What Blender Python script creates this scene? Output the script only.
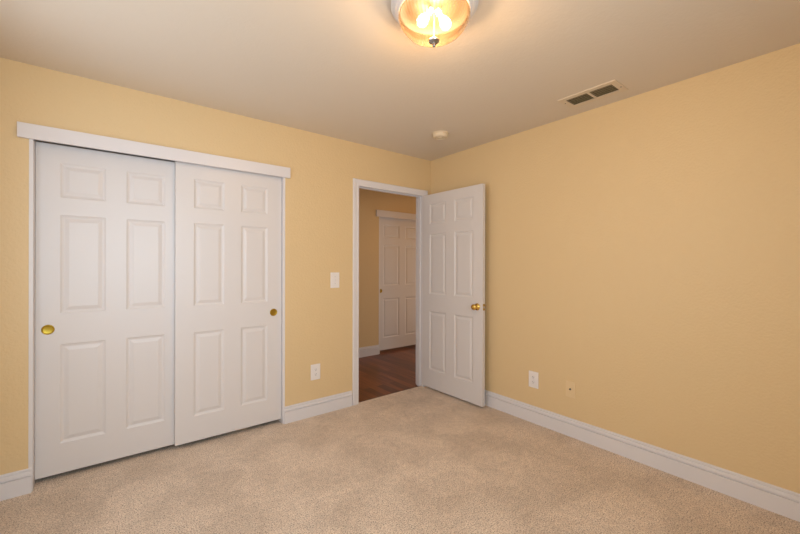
import bpy, bmesh, math
from mathutils import Vector, Matrix

for o in list(bpy.data.objects):
    bpy.data.objects.remove(o, do_unlink=True)
C = bpy.context.scene.collection
PI = math.pi

# ------------------------------------------------------------------ measures
D1 = 2.968      # front wall (closet + doorway) plane, y
D2 = 2.776      # right wall plane, x
XL = -0.56      # left wall plane, x
YB = -0.62      # back wall plane, y
HC = 2.44       # ceiling height
WT = 0.107      # wall thickness
HY = 4.475      # far wall of the hallway, y
HX0, HX1 = 0.9, 5.10

# ------------------------------------------------------------------ camera
FPX = 370.5
cam_d = bpy.data.cameras.new('camera')
cam = bpy.data.objects.new('camera', cam_d)
C.objects.link(cam)
cam_d.sensor_width = 36
cam_d.lens = FPX * 36 / 800
cam_d.shift_y = -1.8 / 800
cam_d.clip_start = 0.02
cam.location = (0, 0, 1.30)
cam.rotation_euler = (Matrix.Rotation(math.radians(51.63 - 90), 3, 'Z') @ Matrix.Rotation(math.radians(90), 3, 'X')
                      @ Matrix.Rotation(math.radians(0.13), 3, 'Z')).to_euler()
bpy.context.scene.camera = cam

# ------------------------------------------------------------------ world, lights, exposure
sc = bpy.context.scene
sc.view_settings.view_transform = 'Standard'
sc.view_settings.look = 'None'
sc.view_settings.gamma = 1
sc.view_settings.use_curve_mapping = False
sc.view_settings.exposure = 0.08
w = bpy.data.worlds.new('world')
sc.world = w
w.use_nodes = True
w.node_tree.nodes['Background'].inputs[0].default_value = (0.62, 0.78, 1.0, 1)
w.node_tree.nodes['Background'].inputs[1].default_value = 1.0


def area(name, loc, rot, sx, sy, power, col):
    l = bpy.data.lights.new(name, 'AREA')
    l.shape = 'RECTANGLE'
    l.size, l.size_y = sx, sy
    l.energy = power
    l.color = col
    o = bpy.data.objects.new(name, l)
    o.location = loc
    o.rotation_euler = rot
    C.objects.link(o)
    return o


# cool fill light added at an unseen, made-up window behind the camera
WX0, WX1, WZ0, WZ1 = -0.42, 1.00, 0.80, 2.15
area('added_back_fill', ((WX0 + WX1) / 2, YB - 0.10, (WZ0 + WZ1) / 2), (math.radians(90), 0, 0),
     WX1 - WX0 - 0.06, WZ1 - WZ0 - 0.06, 48, (0.68, 0.875, 1.0))
# second fill light added at a made-up window in the left wall, out of frame
LY0, LY1 = 1.00, 2.40
area('added_side_fill', (XL - 0.10, (LY0 + LY1) / 2, (WZ0 + WZ1) / 2), (0, math.radians(-90), 0),
     WZ1 - WZ0 - 0.06, LY1 - LY0 - 0.06, 15, (0.84, 0.90, 1.0))
# unseen warm fill added under the hallway ceiling, no lamp fixture there
area('added_hallway_top_fill', (3.45, 3.60, HC - 0.06), (0, 0, 0), 0.28, 0.28, 2.2, (1.0, 0.48, 0.05))
# warm fill added at a made-up doorway in the hallway's right end
area('added_hallway_end_fill', (HX1 + 0.06, 3.78, 1.0), (0, math.radians(90), 0), 1.9, 0.75, 7.6, (1.0, 0.76, 0.50))
LAMP = (1.114, 1.172)
LAMP_COL = (1.0, 0.745, 0.46)
LAMP_POWER = 25


# ------------------------------------------------------------------ materials
def mat(name, col, rough=0.5, metal=0.0, spec=0.5):
    m = bpy.data.materials.new(name)
    m.use_nodes = True
    b = m.node_tree.nodes['Principled BSDF']
    b.inputs['Base Color'].default_value = (*col, 1)
    b.inputs['Roughness'].default_value = rough
    b.inputs['Metallic'].default_value = metal
    b.inputs['Specular IOR Level'].default_value = spec
    return m


def nodes(m):
    return m.node_tree.nodes, m.node_tree.links, m.node_tree.nodes['Principled BSDF']


def add_bump(m, scale, dist, detail=3, strength=1.0):
    n, l, b = nodes(m)
    tc = n.new('ShaderNodeTexCoord')
    no = n.new('ShaderNodeTexNoise')
    no.inputs['Scale'].default_value = scale
    no.inputs['Detail'].default_value = detail
    bu = n.new('ShaderNodeBump')
    bu.inputs['Strength'].default_value = strength
    bu.inputs['Distance'].default_value = dist
    l.new(tc.outputs['Object'], no.inputs['Vector'])
    l.new(no.outputs['Fac'], bu.inputs['Height'])
    l.new(bu.outputs['Normal'], b.inputs['Normal'])
    return tc, no, bu


def srgb(r, g, b):
    f = lambda c: c / 12.92 if c <= 0.04045 else ((c + 0.055) / 1.055) ** 2.4
    return tuple(f(v / 255) for v in (r, g, b))


wall_m = mat('yellow_wall_paint', srgb(225, 196, 150), 0.45, spec=0.35)
add_bump(wall_m, 75, 0.0026, 2, 0.8)
ceil_m = mat('ceiling_paint', srgb(226, 212, 194), 0.8, spec=0.2)
add_bump(ceil_m, 60, 0.002, 2, 0.5)
white_m = mat('white_door_paint', srgb(222, 215, 212), 0.38, spec=0.5)
trim_m = mat('white_trim_paint', srgb(226, 220, 220), 0.35, spec=0.5)
plate_m = mat('white_plastic', srgb(238, 230, 226), 0.3)
cream_m = mat('cream_plastic', srgb(230, 202, 158), 0.35)
dark_m = mat('dark_slot', (0.015, 0.012, 0.01), 0.6)
slot_m = mat('grey_slot', (0.10, 0.08, 0.07), 0.6)
brass_m = mat('polished_brass', (0.78, 0.52, 0.13), 0.22, 1.0)
pull_m = mat('satin_brass', (0.46, 0.31, 0.045), 0.34, 1.0)
steel_m = mat('steel', (0.55, 0.53, 0.5), 0.35, 1.0)
vent_m = mat('beige_vent_paint', srgb(224, 206, 182), 0.5)
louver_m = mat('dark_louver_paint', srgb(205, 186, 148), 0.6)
duct_m = mat('duct_interior', (0.20, 0.155, 0.08), 0.9)
smoke_m = mat('ivory_plastic', srgb(222, 203, 174), 0.5)
pan_m = mat('white_lamp_enamel', srgb(222, 216, 212), 0.3)
dark_pan_m = mat('darkened_lamp_pan', (0.016, 0.009, 0.0045), 0.6)  # inner lamp pan, darkened so the lit bowl does not blow out
nickel_m = mat('nickel', (0.36, 0.35, 0.36), 0.28, 1.0)
ext_m = mat('window_vinyl', srgb(235, 235, 235), 0.4)


def carpet():
    m = mat('beige_carpet', srgb(190, 160, 132), 0.95, spec=0.05)
    n, l, b = nodes(m)
    b.inputs['Sheen Weight'].default_value = 0.15
    tc = n.new('ShaderNodeTexCoord')
    fine = n.new('ShaderNodeTexNoise')
    fine.inputs['Scale'].default_value = 150
    fine.inputs['Detail'].default_value = 4
    fine.inputs['Roughness'].default_value = 0.75
    mid = n.new('ShaderNodeTexNoise')
    mid.inputs['Scale'].default_value = 26
    mid.inputs['Detail'].default_value = 3
    big = n.new('ShaderNodeTexNoise')
    big.inputs['Scale'].default_value = 3.2
    big.inputs['Detail'].default_value = 3
    big.inputs['Distortion'].default_value = 0.7
    for t in (fine, mid, big):
        l.new(tc.outputs['Object'], t.inputs['Vector'])
    r1 = n.new('ShaderNodeValToRGB')
    e = r1.color_ramp.elements
    e[0].position, e[0].color = 0.36, (*srgb(128, 103, 82), 1)
    e[1].position, e[1].color = 0.60, (*srgb(255, 241, 222), 1)
    k = r1.color_ramp.elements.new(0.48)
    k.color = (*srgb(236, 209, 186), 1)
    l.new(fine.outputs['Fac'], r1.inputs['Fac'])
    r2 = n.new('ShaderNodeValToRGB')
    e = r2.color_ramp.elements
    e[0].position, e[0].color = 0.38, (0.90, 0.885, 0.87, 1)
    e[1].position, e[1].color = 0.62, (1.06, 1.06, 1.06, 1)
    l.new(big.outputs['Fac'], r2.inputs['Fac'])
    r3 = n.new('ShaderNodeValToRGB')
    e = r3.color_ramp.elements
    e[0].position, e[0].color = 0.35, (0.93, 0.925, 0.92, 1)
    e[1].position, e[1].color = 0.65, (1.05, 1.05, 1.05, 1)
    l.new(mid.outputs['Fac'], r3.inputs['Fac'])
    m1 = n.new('ShaderNodeMixRGB'); m1.blend_type = 'MULTIPLY'; m1.inputs[0].default_value = 1
    m2 = n.new('ShaderNodeMixRGB'); m2.blend_type = 'MULTIPLY'; m2.inputs[0].default_value = 1
    l.new(r1.outputs[0], m1.inputs[1]); l.new(r2.outputs[0], m1.inputs[2])
    l.new(m1.outputs[0], m2.inputs[1]); l.new(r3.outputs[0], m2.inputs[2])
    l.new(m2.outputs[0], b.inputs['Base Color'])
    add = n.new('ShaderNodeMath'); add.operation = 'ADD'
    mul = n.new('ShaderNodeMath'); mul.operation = 'MULTIPLY'; mul.inputs[1].default_value = 0.8
    l.new(mid.outputs['Fac'], mul.inputs[0])
    l.new(fine.outputs['Fac'], add.inputs[0]); l.new(mul.outputs[0], add.inputs[1])
    bu = n.new('ShaderNodeBump'); bu.inputs['Distance'].default_value = 0.012; bu.inputs['Strength'].default_value = 0.8
    l.new(add.outputs[0], bu.inputs['Height']); l.new(bu.outputs['Normal'], b.inputs['Normal'])
    return m


def hardwood():
    m = mat('brown_hardwood', (0.15, 0.06, 0.025), 0.32)
    n, l, b = nodes(m)
    tc = n.new('ShaderNodeTexCoord')
    mp = n.new('ShaderNodeMapping')
    mp.inputs['Rotation'].default_value = (0, 0, PI / 2)
    br = n.new('ShaderNodeTexBrick')
    br.offset = 0.37
    br.inputs['Scale'].default_value = 1.0
    br.inputs['Brick Width'].default_value = 1.1
    br.inputs['Row Height'].default_value = 0.085
    br.inputs['Mortar Size'].default_value = 0.0015
    br.inputs['Color1'].default_value = (*srgb(152, 86, 48), 1)
    br.inputs['Color2'].default_value = (*srgb(98, 50, 27), 1)
    br.inputs['Mortar'].default_value = (*srgb(40, 20, 12), 1)
    l.new(tc.outputs['Object'], mp.inputs['Vector'])
    l.new(mp.outputs[0], br.inputs['Vector'])
    mp2 = n.new('ShaderNodeMapping')
    mp2.inputs['Scale'].default_value = (40, 2.5, 1)
    gr = n.new('ShaderNodeTexNoise')
    gr.inputs['Scale'].default_value = 1.0
    gr.inputs['Detail'].default_value = 5
    l.new(tc.outputs['Object'], mp2.inputs['Vector'])
    l.new(mp2.outputs[0], gr.inputs['Vector'])
    rr = n.new('ShaderNodeValToRGB')
    rr.color_ramp.elements[0].position = 0.3
    rr.color_ramp.elements[0].color = (0.55, 0.5, 0.45, 1)
    rr.color_ramp.elements[1].position = 0.7
    rr.color_ramp.elements[1].color = (1.15, 1.15, 1.15, 1)
    l.new(gr.outputs['Fac'], rr.inputs['Fac'])
    mx = n.new('ShaderNodeMixRGB'); mx.blend_type = 'MULTIPLY'; mx.inputs[0].default_value = 1
    l.new(br.outputs['Color'], mx.inputs[1]); l.new(rr.outputs[0], mx.inputs[2])
    l.new(mx.outputs[0], b.inputs['Base Color'])
    return m


def lamp_glass():
    m = bpy.data.materials.new('ribbed_amber_glass')
    m.use_nodes = True
    n, l = m.node_tree.nodes, m.node_tree.links
    n.remove(n['Principled BSDF'])
    out = n['Material Output']
    tc = n.new('ShaderNodeTexCoord')
    sp = n.new('ShaderNodeSeparateXYZ')
    l.new(tc.outputs['Object'], sp.inputs[0])
    at = n.new('ShaderNodeMath'); at.operation = 'ARCTAN2'
    l.new(sp.outputs[1], at.inputs[0]); l.new(sp.outputs[0], at.inputs[1])
    mu = n.new('ShaderNodeMath'); mu.operation = 'MULTIPLY'; mu.inputs[1].default_value = 56
    si = n.new('ShaderNodeMath'); si.operation = 'SINE'
    l.new(at.outputs[0], mu.inputs[0]); l.new(mu.outputs[0], si.inputs[0])
    mr = n.new('ShaderNodeMapRange')
    mr.inputs['From Min'].default_value = -0.6; mr.inputs['From Max'].default_value = 0.6
    mr.inputs['To Min'].default_value = 0.0; mr.inputs['To Max'].default_value = 1.0
    l.new(si.outputs[0], mr.inputs['Value'])
    c1 = n.new('ShaderNodeMixRGB')
    c1.inputs[1].default_value = (0.72, 0.50, 0.26, 1); c1.inputs[2].default_value = (1.0, 0.97, 0.92, 1)
    l.new(mr.outputs[0], c1.inputs[0])
    tr = n.new('ShaderNodeBsdfTransparent'); l.new(c1.outputs[0], tr.inputs[0])
    tl = n.new('ShaderNodeBsdfTranslucent'); 
    c2 = n.new('ShaderNodeMixRGB')
    c2.inputs[1].default_value = (0.036, 0.0205, 0.0105, 1)
    c2.inputs[2].default_value = (0.009, 0.0045, 0.002, 1)
    l.new(mr.outputs[0], c2.inputs[0])
    l.new(c2.outputs[0], tl.inputs[0])
    gl = n.new('ShaderNodeBsdfGlossy'); gl.inputs['Roughness'].default_value = 0.15
    a = n.new('ShaderNodeMixShader'); a.inputs[0].default_value = 0.6
    l.new(tr.outputs[0], a.inputs[1]); l.new(tl.outputs[0], a.inputs[2])
    c = n.new('ShaderNodeMixShader')
    lw = n.new('ShaderNodeLayerWeight'); lw.inputs[0].default_value = 0.2
    m3 = n.new('ShaderNodeMath'); m3.operation = 'MULTIPLY'; m3.inputs[1].default_value = 0.3
    l.new(lw.outputs['Fresnel'], m3.inputs[0]); l.new(m3.outputs[0], c.inputs[0])
    l.new(a.outputs[0], c.inputs[1]); l.new(gl.outputs[0], c.inputs[2])
    l.new(c.outputs[0], out.inputs[0])
    return m


def window_glass():
    m = bpy.data.materials.new('window_glass')
    m.use_nodes = True
    n, l = m.node_tree.nodes, m.node_tree.links
    n.remove(n['Principled BSDF'])
    out = n['Material Output']
    tr = n.new('ShaderNodeBsdfTransparent')
    gl = n.new('ShaderNodeBsdfGlossy'); gl.inputs['Roughness'].default_value = 0.02
    c = n.new('ShaderNodeMixShader'); c.inputs[0].default_value = 0.06
    l.new(tr.outputs[0], c.inputs[1]); l.new(gl.outputs[0], c.inputs[2])
    l.new(c.outputs[0], out.inputs[0])
    return m


def emit(name, col, s):
    m = bpy.data.materials.new(name)
    m.use_nodes = True
    n, l = m.node_tree.nodes, m.node_tree.links
    n.remove(n['Principled BSDF'])
    e = n.new('ShaderNodeEmission')
    e.inputs[0].default_value = (*col, 1)
    e.inputs[1].default_value = s
    l.new(e.outputs[0], n['Material Output'].inputs[0])
    return m


carpet_m = carpet()
wood_m = hardwood()
glass_m = lamp_glass()
pane_m = window_glass()
bulb_m = emit('lit_bulb', (1.0, 0.82, 0.55), 30)


# ------------------------------------------------------------------ mesh helpers
def bx(bm, x0, x1, y0, y1, z0, z1):
    v = [bm.verts.new(p) for p in ((x0, y0, z0), (x1, y0, z0), (x1, y1, z0), (x0, y1, z0),
                                   (x0, y0, z1), (x1, y0, z1), (x1, y1, z1), (x0, y1, z1))]
    for f in ((3, 2, 1, 0), (4, 5, 6, 7), (0, 1, 5, 4), (1, 2, 6, 5), (2, 3, 7, 6), (3, 0, 4, 7)):
        bm.faces.new([v[i] for i in f])


def lathe(bm, prof, n=48, M=None, flute=None):
    """prof: (radius, height) pairs turned round the local z axis; M maps to the parent's frame."""
    rings = []
    for r, h in prof:
        if r < 1e-6:
            rings.append([bm.verts.new((0, 0, h))])
        else:
            rg = []
            for i in range(n):
                a = 2 * PI * i / n
                rr = r
                if flute:
                    rr = r * (1 + flute * (1 if i % 2 else -1))
                rg.append(bm.verts.new((rr * math.cos(a), rr * math.sin(a), h)))
            rings.append(rg)
    for A, B in zip(rings, rings[1:]):
        if len(A) == 1 and len(B) == 1:
            continue
        for i in range(n):
            j = (i + 1) % n
            if len(A) == 1:
                bm.faces.new((A[0], B[j], B[i]))
            elif len(B) == 1:
                bm.faces.new((A[i], A[j], B[0]))
            else:
                bm.faces.new((A[i], A[j], B[j], B[i]))
    if M:
        vs = [v for rg in rings for v in rg]
        bmesh.ops.transform(bm, matrix=M, verts=vs)


def obj(name, bm, m, parent=None, bevel=0, smooth=False, loc=None, seg=2):
    bmesh.ops.recalc_face_normals(bm, faces=bm.faces)
    me = bpy.data.meshes.new(name)
    bm.to_mesh(me)
    bm.free()
    if smooth:
        for p in me.polygons:
            p.use_smooth = True
    me.materials.append(m)
    o = bpy.data.objects.new(name, me)
    C.objects.link(o)
    if parent:
        o.parent = parent
    if loc:
        o.location = loc
    if bevel:
        b = o.modifiers.new('bevel', 'BEVEL')
        b.width = bevel
        b.segments = seg
        b.limit_method = 'ANGLE'
    if smooth and smooth != 'all':
        pass
    return o


def tag(o, label=None, cat=None, group=None, kind=None):
    if label: o['label'] = label
    if cat: o['category'] = cat
    if group: o['group'] = group
    if kind: o['kind'] = kind
    return o


def empty(name, loc, rz=0):
    o = bpy.data.objects.new(name, None)
    o.empty_display_size = 0.1
    C.objects.link(o)
    o.location = loc
    o.rotation_euler = (0, 0, rz)
    return o


def struct(name, boxes, m, label, cat, bevel=0):
    bm = bmesh.new()
    for b in boxes:
        bx(bm, *b)
    return tag(obj(name, bm, m, bevel=bevel), label, cat, kind='structure')


# ------------------------------------------------------------------ room shell
CX0, CX1 = -0.33, 1.13        # closet opening between jambs
CZ = 2.052
DX0, DX1 = 1.847, 2.664       # doorway between jambs
DZ = 2.048
JB = 0.018                    # jamb board thickness

struct('floor', [(XL - WT, D2 + WT, YB - WT, D1 + 0.022, -0.05, 0.0),
                 (-0.5, 1.3, D1 + 0.022, 3.72, -0.05, 0.0)], carpet_m,
       'beige cut-pile carpet covering the bedroom floor up to the doorway', 'carpet')
struct('floor', [(HX0 - 0.1, HX1 + 0.1, D1 + 0.022, HY + 0.6, -0.06, -0.010)], wood_m,
       'brown hardwood plank floor of the hallway beyond the doorway', 'hardwood floor')
bpy.data.objects['floor.001'].location.z = 0
struct('ceiling', [(XL - WT, HX1 + WT, YB - WT, HY + WT, HC, HC + 0.1)], ceil_m,
       'off-white textured bedroom ceiling holding the round lamp and vent', 'ceiling')
struct('wall_front', [(XL - WT, CX0 - JB, D1, D1 + WT, -0.05, HC),
                      (CX0 - JB, CX1 + JB, D1, D1 + WT, CZ + JB, HC),
                      (CX1 + JB, DX0 - JB, D1, D1 + WT, -0.05, HC),
                      (DX0 - JB, DX1 + JB, D1, D1 + WT, DZ + JB, HC),
                      (DX1 + JB, HX1 + WT, D1, D1 + WT, -0.06, HC)], wall_m,
       'yellow wall with the sliding closet doors and the open doorway', 'wall')
struct('wall_right', [(D2, D2 + WT, YB - WT, D1, -0.05, HC)], wall_m,
       'plain yellow wall to the right of the open door', 'wall')
struct('wall_back', [(XL - WT, D2, YB - WT, YB, -0.05, WZ0), (XL - WT, D2, YB - WT, YB, WZ1, HC),
                     (XL - WT, WX0, YB - WT, YB, WZ0, WZ1), (WX1, D2, YB - WT, YB, WZ0, WZ1)], wall_m,
       'yellow wall behind the camera with the added window', 'wall')
struct('wall_left', [(XL - WT, XL, YB, D1, -0.05, WZ0), (XL - WT, XL, YB, D1, WZ1, HC), (XL - WT, XL, YB, LY0, WZ0, WZ1), (XL - WT, XL, LY1, D1, WZ0, WZ1)], wall_m,
       'yellow wall left of the closet, just out of frame', 'wall')
struct('wall_closet', [(-0.6, 1.4, 3.72, 3.80, -0.05, HC), (-0.6, -0.5, D1 + WT, 3.72, -0.05, HC),
                       (1.3, 1.4, D1 + WT, 3.72, -0.05, HC), ], ceil_m,
       'walls inside the closet behind the sliding doors', 'wall')
# hallway
HCX0, HCX1 = 3.165, 4.98
struct('wall_hallway', [(HX0, HCX0 - JB, HY, HY + WT, -0.06, HC),
                        (HCX0 - JB, HX1, HY, HY + WT, CZ + JB, HC),
                        (HCX1, HX1, HY, HY + WT, -0.06, CZ + JB),
                        (HX0 - WT, HX0, D1 + WT, HY + WT, -0.06, HC),
                        (HX1, HX1 + WT, D1 + WT, 3.38, -0.06, HC), (HX1, HX1 + WT, 4.18, HY + WT, -0.06, HC), (HX1, HX1 + WT, 3.38, 4.18, 2.04, HC),  # right end wall with an opening added for the fill light
                        (HCX0 - 0.15, HX1, HY + 0.5, HY + 0.6, -0.06, HC)], wall_m,
       'dim ochre hallway wall seen through the doorway', 'wall')

# windows added out of view around the two fill lights
def window(name, loc, rz, W, label):
    wr = empty(name, loc, rz)
    tag(wr, label, 'window', kind='structure')
    Hh = WZ1 - WZ0
    bm = bmesh.new()
    for a in ((-W / 2, W / 2, -.03, .03, 0, .05), (-W / 2, W / 2, -.03, .03, Hh - .05, Hh), (-W / 2, -W / 2 + .05, -.03, .03, .05, Hh - .05),
              (W / 2 - .05, W / 2, -.03, .03, .05, Hh - .05), (-.03, .03, -.025, .025, .05, Hh - .05)):
        bx(bm, *a)
    obj('window_frame', bm, ext_m, wr)
    for s in (-1, 1):
        bm = bmesh.new()
        bx(bm, min(s * .03, s * (W / 2 - .05)), max(s * .03, s * (W / 2 - .05)), -.003, .003, .05, Hh - .05)
        obj('pane', bm, pane_m, wr)


window('added_window_1', ((WX0 + WX1) / 2, YB - 0.03, WZ0), 0, WX1 - WX0, 'white sliding window added out of view in the wall behind the camera')
window('added_window_2', (XL - 0.03, (LY0 + LY1) / 2, WZ0), PI / 2, LY1 - LY0, 'white sliding window added out of view in the wall left of the camera')

# ------------------------------------------------------------------ baseboards
BP = [(0, 0), (.015, 0), (.015, .090), (.0150, .0935), (.0045, .0945), (.0045, .0995), (.0115, .1005), (.0120, .108), (.0102, .118),
      (.0078, .1222), (.0028, .1230), (.0028, .1268), (.0070, .1278), (.0066, .134), (.0045, .138), (0, .138)]


def baseboard(name, p0, p1, nrm, label, z=0.0):
    bm = bmesh.new()
    rows = []
    for p in (p0, p1):
        rows.append([bm.verts.new((p[0] + nrm[0] * d, p[1] + nrm[1] * d, z + h)) for d, h in BP])
    n = len(BP)
    for i in range(n):
        j = (i + 1) % n
        bm.faces.new((rows[0][i], rows[0][j], rows[1][j], rows[1][i]))
    bm.faces.new(rows[0]); bm.faces.new(rows[1])
    return tag(obj(name, bm, trim_m), label, 'baseboard', kind='structure')


baseboard('baseboard_left', (XL, D1), (-0.334, D1), (0, -1), 'short white moulded baseboard at the far left beside the closet')
baseboard('baseboard_front', (1.139, D1), (1.781, D1), (0, -1), 'white moulded baseboard between the closet and the doorway')
baseboard('baseboard_right', (D2, YB), (D2, D1), (-1, 0), 'long white moulded baseboard along the plain right wall')
baseboard('baseboard_back', (XL, YB), (D2 - .015, YB), (0, 1), 'white moulded baseboard under the added window behind the camera')
baseboard('baseboard_side', (XL, YB + .015), (XL, D1 - .015), (1, 0), 'white moulded baseboard on the wall left of the camera')
baseboard('baseboard_hallway', (HX0, HY), (HCX0 - .022, HY), (0, -1), 'white moulded baseboard on the hallway wall through the doorway', z=-.01)


# ------------------------------------------------------------------ six-panel doors
def panel_face(bm, W, z0, z1, y, ny, xs, zs, bev=0.042):
    """One moulded face of a six-panel door at local y, facing ny (-1 or +1): flat stiles and rails with sunk, raised-field panels."""
    X = [0, xs[0], xs[1], xs[2], xs[3], W]
    Z = [z0, zs[0], zs[1], zs[2], zs[3], zs[4], zs[5], z1]
    prof = [(0.0, 0.0), (0.002, 0.0010), (0.009, 0.0052), (0.0165, 0.0072), (0.0195, 0.0072), (bev - 0.004, 0.0020), (bev, 0.0013)]
    for i in range(5):
        for j in range(7):
            a, b, c, d = X[i], X[i + 1], Z[j], Z[j + 1]
            if i in (1, 3) and j in (1, 3, 5):
                prev = None
                for ins, dep in prof:
                    yy = y - ny * dep
                    ring = [bm.verts.new(p) for p in ((a + ins, yy, c + ins), (b - ins, yy, c + ins), (b - ins, yy, d - ins), (a + ins, yy, d - ins))]
                    if prev:
                        for k in range(4):
                            m = (k + 1) % 4
                            bm.faces.new((prev[k], prev[m], ring[m], ring[k]))
                    prev = ring
                bm.faces.new(prev)
            else:
                bm.faces.new([bm.verts.new(p) for p in ((a, y, c), (b, y, c), (b, y, d), (a, y, d))])


def door_slab(W, z0, z1, T, stile, mid, zs, both=True):
    """front face at local y=0 facing -y, back face at y=T"""
    pw = (W - 2 * stile - mid) / 2
    xs = (stile, stile + pw, stile + pw + mid, W - stile)
    bm = bmesh.new()
    panel_face(bm, W, z0, z1, 0, -1, xs, zs)
    panel_face(bm, W, z0, z1, T, 1, xs, zs)
    X = [0, *xs, W]
    Z = [z0, *zs, z1]
    q = lambda *p: bm.faces.new([bm.verts.new(v) for v in p])
    for c, d in zip(Z, Z[1:]):
        for x in (0, W):
            q((x, 0, c), (x, T, c), (x, T, d), (x, 0, d))
    for a, b in zip(X, X[1:]):
        for z in (z0, z1):
            q((a, 0, z), (b, 0, z), (b, T, z), (a, T, z))
    bmesh.ops.remove_doubles(bm, verts=bm.verts, dist=1e-5)
    return bm


ZS = (.213, .816, 1.002, 1.601, 1.705, 1.916)


def finger_pull(parent, x, z, label=None):
    """round recessed brass cup with a raised rim, axis along -y"""
    M = Matrix.Translation((x, 0, z)) @ Matrix.Rotation(PI / 2, 4, 'X')
    bm = bmesh.new()
    # local +z of the lathe points to -y
    lathe(bm, [(0, .0006), (.0205, .0006), (.0235, .0012), (.0250, .0036), (.0265, .0044), (.0285, .0040), (.0298, .0022), (.0300, -.001)], 40, M)
    o = obj('finger_pull', bm, pull_m, parent, smooth=True)
    if label: o['label'] = label
    return o


def sliding_door(name, x, y, W, z0, z1, stile, mid, pull_x, label, zs=ZS):
    r = empty(name, (x, y, 0))
    tag(r, label, 'closet door', 'white sliding closet doors' if y < 3.5 else None, 'structure')
    obj('panel', door_slab(W, z0, z1, .034, stile, mid, zs), white_m, r, bevel=.0012)
    finger_pull(r, pull_x, .910 if x < 0 else .915, 'round brass recessed finger pull')
    return r


sliding_door('door_1', -0.3290, D1 + .072, 0.757, .032, 2.024, .108, .105, .0545,
             'white six-panel sliding closet door on the left, behind its neighbour')
sliding_door('door_2', 0.376, D1 + .030, 0.752, .034, 2.034, .113, .119, .688,
             'white six-panel sliding closet door on the right, in front of its neighbour')
# closet jambs, header board and hidden track
struct('trim_1', [(CX0 - JB, CX0, D1 - .002, D1 + WT, 0, CZ), (CX1, CX1 + JB, D1 - .002, D1 + WT, 0, CZ),
                  (CX0 - JB, CX1 + JB, D1 - .001, D1 + WT, CZ, CZ + JB)], trim_m,
       'white jamb boards framing the closet opening', 'door jamb', bevel=.0015)
struct('trim_2', [(-0.394, 1.183, D1 - .022, D1, 2.014, 2.098)], trim_m,
       'wide flat white header board above the two bedroom closet doors', 'header board', bevel=.002)
struct('trim_3', [(CX0, CX1, D1 + .026, D1 + .030 - .001, 2.040, CZ), (CX0, CX1, D1 + .066, D1 + .070, 2.032, CZ)], dark_m,
       'dark metal sliding track above the closet doors', 'door track')

# ------------------------------------------------------------------ doorway: jamb, stop, casing
struct('trim_4', [(DX0 - JB, DX0, D1, D1 + WT, -.01, DZ), (DX1, DX1 + JB, D1, D1 + WT, -.01, DZ),
                  (DX0 - JB, DX1 + JB, D1, D1 + WT, DZ, DZ + JB),
                  (DX0, DX0 + .011, D1 + .038, D1 + .075, -.01, DZ), (DX1 - .011, DX1, D1 + .038, D1 + .075, -.01, DZ),
                  (DX0 + .011, DX1 - .011, D1 + .038, D1 + .075, DZ - .011, DZ)], trim_m,
       'white door jamb with stop strip lining the open doorway', 'door jamb', bevel=.001)


def casing(name, ys, n, label):
    """mitred moulded casing round the doorway; n = outward direction (-1 bedroom side, +1 hallway side)"""
    prof = [(-.005, 0), (-.005, .009), (0, .0115), (.012, .0125), (.016, .0105), (.020, .0125), (.046, .0155), (.052, .0155), (.0575, .011), (.0575, 0)]
    bm = bmesh.new()
    cols = []
    if n > 0:
        prof = [(u + .006, d) for u, d in prof]
    for (sx, x), zt in (((-1, DX0), 0), ((-1, DX0), 1), ((1, DX1), 1), ((1, DX1), 0)):
        col = []
        for u, d in prof:
            z = (DZ + u) if zt else -.0
            col.append(bm.verts.new((x + sx * u, ys + n * d, z)))
        cols.append(col)
    for A, B in zip(cols, cols[1:]):
        for i in range(len(prof)):
            j = (i + 1) % len(prof)
            bm.faces.new((A[i], A[j], B[j], B[i]))
    bm.faces.new(cols[0]); bm.faces.new(cols[-1])
    return tag(obj(name, bm, trim_m), label, 'door casing', kind='structure')


casing('trim_5', D1, -1, 'white moulded casing around the open doorway')
casing('trim_6', D1 + WT, 1, 'white moulded casing on the hallway side of the doorway')
struct('trim_7', [(DX0, DX1, D1 + .016, D1 + .028, -.012, -.001)], dark_m,
       'dark metal strip where carpet meets the hardwood in the doorway', 'threshold')

# ------------------------------------------------------------------ the open bedroom door
# local frame: slab runs along +x from the hinge, face y=0 looks to -y; turned so that the face looks to -x (into the room)
dr = empty('door_3', (2.656, 2.966, 0), math.radians(-90) + math.radians(0.75))
tag(dr, 'white six-panel door with brass knob standing wide open into the room', 'door', kind='structure')
DW = 0.803
obj('panel', door_slab(DW, .018, 2.042, .035, .110, .112, (.208, .822, 1.0, 1.628, 1.732, 1.943)), white_m, dr, bevel=.0012)
KX, KZ = DW - .062, .920
bm = bmesh.new()
M = Matrix.Translation((KX, 0, KZ)) @ Matrix.Rotation(PI / 2, 4, 'X')
kp = [(0, 0), (.0325, 0), (.0325, .003), (.029, .0065), (.018, .009), (.0125, .012), (.0115, .022), (.014, .028), (.0225, .034),
      (.0265, .042), (.0275, .049), (.0255, .056), (.019, .0605), (.010, .0625), (0, .063)]
lathe(bm, kp, 40, M)
k = obj('door_knob', bm, brass_m, dr, smooth=True)
k['label'] = 'polished brass knob on the visible face'
bm = bmesh.new()
lathe(bm, kp, 40, Matrix.Translation((KX, .035, KZ)) @ Matrix.Rotation(-PI / 2, 4, 'X'))
obj('door_knob', bm, brass_m, dr, smooth=True)
bm = bmesh.new()
bx(bm, DW - .001, DW + .0015, .005, .030, KZ - .029, KZ + .029)
lp = obj('latch_plate', bm, pull_m, dr, bevel=.0006)
bm = bmesh.new()
bx(bm, DW + .0015, DW + .010, .010, .025, KZ - .010, KZ + .010)
obj('latch_bolt', bm, steel_m, lp, bevel=.002)
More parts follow.
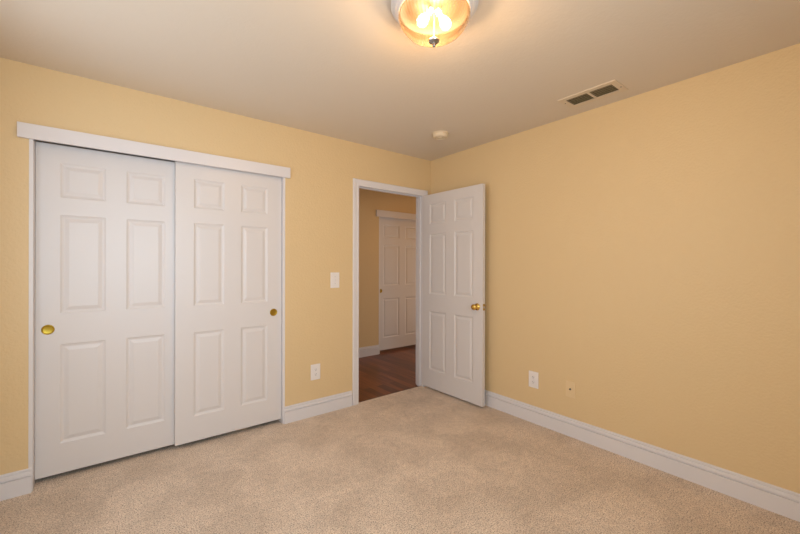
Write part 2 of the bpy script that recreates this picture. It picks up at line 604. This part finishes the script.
for z in (.22, 1.03, 1.86):
    bm = bmesh.new()
    bx(bm, -.0025, 0, .003, .033, z - .045, z + .045)
    lathe(bm, [(0, z - .047), (.006, z - .047), (.006, z + .047), (0, z + .047)], 16, Matrix.Translation((-.004, .038, 0)))
    obj('hinge', bm, pull_m, dr)

# ------------------------------------------------------------------ hallway closet
sliding_door('door_4', HCX0 + .004, HY + .045, 0.915, .024, 2.03, .088, .12, .040,
             'dim white six-panel closet door seen through the doorway', (.205, .80, .99, 1.601, 1.715, 1.915))
sliding_door('door_5', HCX0 + .895, HY + .008, 0.915, .024, 2.03, .088, .12, .87,
             'hallway closet door hidden behind the open bedroom door')
struct('trim_8', [(HCX0 - .075, HX1, HY - .022, HY, 2.014, 2.112)], trim_m,
       'white header board above the closet door in the hallway', 'header board', bevel=.002)
struct('trim_9', [(HCX0 - JB, HCX0, HY - .001, HY + WT, -.01, CZ), (HCX0 - JB, HCX1, HY, HY + WT, CZ, CZ + JB)], trim_m,
       'white jamb at the edge of the hallway closet', 'door jamb')

# ------------------------------------------------------------------ ceiling lamp
lamp = empty('ceiling_lamp', (LAMP[0], LAMP[1], HC))
tag(lamp, 'round flush ceiling lamp with ribbed amber glass bowl, lit', 'ceiling lamp')
bm = bmesh.new()
lathe(bm, [(0, 0), (0.1763, 0), (0.1820, -.004), (0.1877, -.010), (0.1887, -.017), (0.1839, -.021), (0.1773, -.022), (0.1744, -.026), (0.1735, -.032), (0.1678, -.036),
           (0.1612, -.036), (0.1583, -.040), (0.1564, -.046), (0.1517, -.048), (0.1503, -.046)], 96)
obj('canopy', bm, pan_m, lamp, smooth=True)
bm = bmesh.new()
lathe(bm, [(.1510, -.0485), (.145, -.043), (.138, -.026), (.11, -.021), (0, -.020)], 64)
obj('darkened_pan', bm, dark_pan_m, lamp, smooth=True)  # added near-black pan dims the inside of the bowl
bp = [(.147, -.046), (.1525, -.050), (.1535, -.056), (.1525, -.064), (.149, -.076), (.1415, -.092), (.131, -.108), (.116, -.123),
      (.096, -.137), (.072, -.148), (.046, -.155), (.024, -.158), (.006, -.159)]
# finer steps along the profile
fp = []
for (r0, h0), (r1, h1) in zip(bp, bp[1:]):
    for t in range(3):
        fp.append((r0 + (r1 - r0) * t / 3, h0 + (h1 - h0) * t / 3))
fp.append(bp[-1])
bm = bmesh.new()
lathe(bm, fp, 128, flute=0.009)
obj('glass_bowl', bm, glass_m, lamp)
bm = bmesh.new()
lathe(bm, [(0, -.150), (.010, -.150), (.010, -.160), (.021, -.161), (.0235, -.164), (.023, -.168), (.016, -.173), (.007, -.176), (.0065, -.180),
           (.0075, -.184), (.0055, -.190), (0, -.193)], 32)
obj('finial', bm, nickel_m, lamp, smooth=True)
bm = bmesh.new()
lathe(bm, [(0, -.018), (.0025, -.018), (.0025, -.152), (0, -.152)], 12)
obj('rod', bm, nickel_m, lamp)
for i in range(2):
    a = math.radians(51.63 - 90 + 10) + PI * i
    ca, sa = math.cos(a), math.sin(a)
    Mb = Matrix.Rotation(a, 4, 'Z') @ Matrix.Translation((.024, 0, -.044)) @ Matrix.Rotation(math.radians(146), 4, 'Y') @ Matrix.Scale(.86, 4)
    bm = bmesh.new()
    lathe(bm, [(0, -.022), (.014, -.022), (.015, 0), (.013, .008), (0, .008)], 24, Mb)
    s = obj('socket', bm, plate_m, lamp)
    bm = bmesh.new()
    lathe(bm, [(0, .008), (.012, .009), (.014, .018), (.022, .032), (.027, .046), (.0285, .056), (.026, .070), (.017, .081), (.006, .085), (0, .0855)], 24, Mb)
    obj('bulb', bm, bulb_m, s, smooth=True)
    l = bpy.data.lights.new('bulb_light', 'POINT')
    l.energy = LAMP_POWER
    l.color = LAMP_COL
    l.shadow_soft_size = 0.03
    lo = bpy.data.objects.new('bulb_light', l)
    lo.location = (-.050 * sa, .050 * ca, -.088)
    lo.parent = lamp
    C.objects.link(lo)

# ------------------------------------------------------------------ ceiling vent
VX, VY = 2.535, 1.145
vent = empty('ceiling_vent', (VX, VY, HC))
tag(vent, 'beige rectangular air vent with two dark louvred openings in the ceiling', 'air vent')
VW, VL = .20, .370
bm = bmesh.new()
ow, ol, bar = .122, .144, .016


def frame_quad(bm, rects, z0, z1):
    for r in rects:
        bx(bm, r[0], r[1], r[2], r[3], z0, z1)


yo0, yo1 = -(bar / 2 + ol - .005), bar / 2 + ol - .005
frame_quad(bm, [(-VW / 2, -ow / 2, -VL / 2, VL / 2), (ow / 2, VW / 2, -VL / 2, VL / 2), (-ow / 2, ow / 2, -VL / 2, yo0), (-ow / 2, ow / 2, yo1, VL / 2),
                (-ow / 2, ow / 2, -bar / 2, bar / 2)], -.006, 0)
bmesh.ops.remove_doubles(bm, verts=bm.verts, dist=1e-5)
obj('vent_frame', bm, vent_m, vent, bevel=.001)
bm = bmesh.new()
bx(bm, -ow / 2, ow / 2, yo0, yo1, -.0015, -.0005)
obj('backing', bm, duct_m, vent)
for s in (-1, 1):
    bm = bmesh.new()
    for i in range(5):
        x = -ow / 2 + .014 + i * .0245
        y0, y1 = (bar / 2, yo1) if s > 0 else (yo0, -bar / 2)
        v = [bm.verts.new(p) for p in ((x - .008, y0, -.0085), (x + .007, y0, -.0022), (x + .007, y1, -.0022), (x - .008, y1, -.0085),
                                       (x - .008, y0, -.0077), (x + .007, y0, -.0014), (x + .007, y1, -.0014), (x - .008, y1, -.0077))]
        for f in ((3, 2, 1, 0), (4, 5, 6, 7), (0, 1, 5, 4), (1, 2, 6, 5), (2, 3, 7, 6), (3, 0, 4, 7)):
            bm.faces.new([v[k] for k in f])
    obj('louvres', bm, louver_m, vent)
for sx, sy in ((.02, -1), (-.02, 1)):
    bm = bmesh.new()
    lathe(bm, [(0, -.0085), (.003, -.008), (.0045, -.006), (.0045, -.005), (0, -.005)], 12, Matrix.Translation((sx, sy * (VL / 2 - .014), 0)))
    obj('screw', bm, slot_m, vent)

# ------------------------------------------------------------------ smoke detector
sd = empty('smoke_detector', (2.262, 2.300, HC))
tag(sd, 'small round ivory smoke detector on the ceiling near the corner', 'smoke detector')
bm = bmesh.new()
lathe(bm, [(0, 0), (.072, 0), (.072, -.006), (.069, -.008), (0, -.008)], 48)
obj('base_plate', bm, smoke_m, sd, smooth=False)
bm = bmesh.new()
lathe(bm, [(0, -.008), (.066, -.008), (.068, -.013), (.065, -.028), (.058, -.036), (.044, -.039), (.042, -.035), (.024, -.035), (.023, -.040), (0, -.040)], 48)
obj('cover', bm, smoke_m, sd, smooth=False)
bm = bmesh.new()
lathe(bm, [(0, -.038), (.006, -.038), (.006, -.042), (0, -.042)], 16, Matrix.Translation((-.026, .0, 0)))
obj('test_button', bm, smoke_m, sd)


# ------------------------------------------------------------------ wall plates (local: plate in the xz plane, facing -y)
def plate_base(name, loc, rz, m, label, cat, group=None, w=.074, h=.118):
    r = empty(name, loc, rz)
    tag(r, label, cat, group)
    bm = bmesh.new()
    bx(bm, -w / 2, w / 2, -.007, 0, -h / 2, h / 2)
    obj('cover_plate', bm, m, r, bevel=.003, seg=3)
    return r


def outlet(loc, rz, label):
    r = plate_base('power_outlet', loc, rz, plate_m, label, 'power outlet', 'power outlets low on the walls', .088, .134)
    for s in (-1, 1):
        bm = bmesh.new()
        bx(bm, -.017, .017, -.0095, -.006, s * .0205 - .0140, s * .0205 + .0140)
        rc = obj('receptacle', bm, plate_m, r, bevel=.003, seg=3)
        bm = bmesh.new()
        z = s * .0205
        bx(bm, -.0078, -.0055, -.0101, -.0090, z - .001, z + .008)
        bx(bm, .0055, .0078, -.0101, -.0090, z - .001, z + .007)
        lathe(bm, [(0, 0), (.0028, 0), (.0028, .0011), (0, .0011)], 12, Matrix.Translation((0, -.0090, z - .0075)) @ Matrix.Rotation(PI / 2, 4, 'X'))
        obj('slots', bm, slot_m, rc)
    bm = bmesh.new()
    lathe(bm, [(0, 0), (.0032, 0), (.0028, .0012), (0, .0014)], 12, Matrix.Translation((0, -.007, 0)) @ Matrix.Rotation(PI / 2, 4, 'X'))
    obj('screw', bm, plate_m, r)
    return r


sw = plate_base('light_switch', (1.604, D1, 1.165), 0, plate_m, 'white single toggle light switch between the closet and the doorway', 'light switch',
                None, .088, .138)
bm = bmesh.new()
bx(bm, -.0055, .0055, -.0085, -.006, -.0125, .0125)
obj('toggle_collar', bm, plate_m, sw)
bm = bmesh.new()
v = [bm.verts.new(p) for p in ((-.004, -.007, -.007), (.004, -.007, -.007), (.004, -.007, .005), (-.004, -.007, .005),
                               (-.0035, -.019, .004), (.0035, -.019, .004), (.0035, -.017, .011), (-.0035, -.017, .011))]
for f in ((3, 2, 1, 0), (4, 5, 6, 7), (0, 1, 5, 4), (1, 2, 6, 5), (2, 3, 7, 6), (3, 0, 4, 7)):
    bm.faces.new([v[k] for k in f])
obj('toggle', bm, plate_m, sw, bevel=.001)
for s in (-1, 1):
    bm = bmesh.new()
    lathe(bm, [(0, 0), (.0035, 0), (.003, .0012), (0, .0014)], 12, Matrix.Translation((0, -.007, s * .030)) @ Matrix.Rotation(PI / 2, 4, 'X'))
    obj('screw', bm, steel_m, sw)

outlet((1.418, D1, .376), 0, 'white power outlet between the closet and the doorway, below the light switch')
outlet((D2, 1.717, .356), -PI / 2, 'white power outlet on the right wall beside the open door')

ja = plate_base('cable_jack', (D2, 1.406, .356), -PI / 2, cream_m, 'cream cable jack plate low on the right wall, blending into the paint', 'cable jack',
                None, .072, .120)
bm = bmesh.new()
Mj = Matrix.Translation((0, -.007, .003)) @ Matrix.Rotation(PI / 2, 4, 'X')
lathe(bm, [(0, 0), (.0070, 0), (.0070, .002), (.005, .0025), (.0047, .010), (.003, .010), (0, .008)], 20, Mj)
obj('connector', bm, slot_m, ja)
for s in (-1, 1):
    bm = bmesh.new()
    lathe(bm, [(0, 0), (.0032, 0), (.0028, .0012), (0, .0014)], 12, Matrix.Translation((0, -.007, s * .042)) @ Matrix.Rotation(PI / 2, 4, 'X'))
    obj('screw', bm, cream_m, ja)
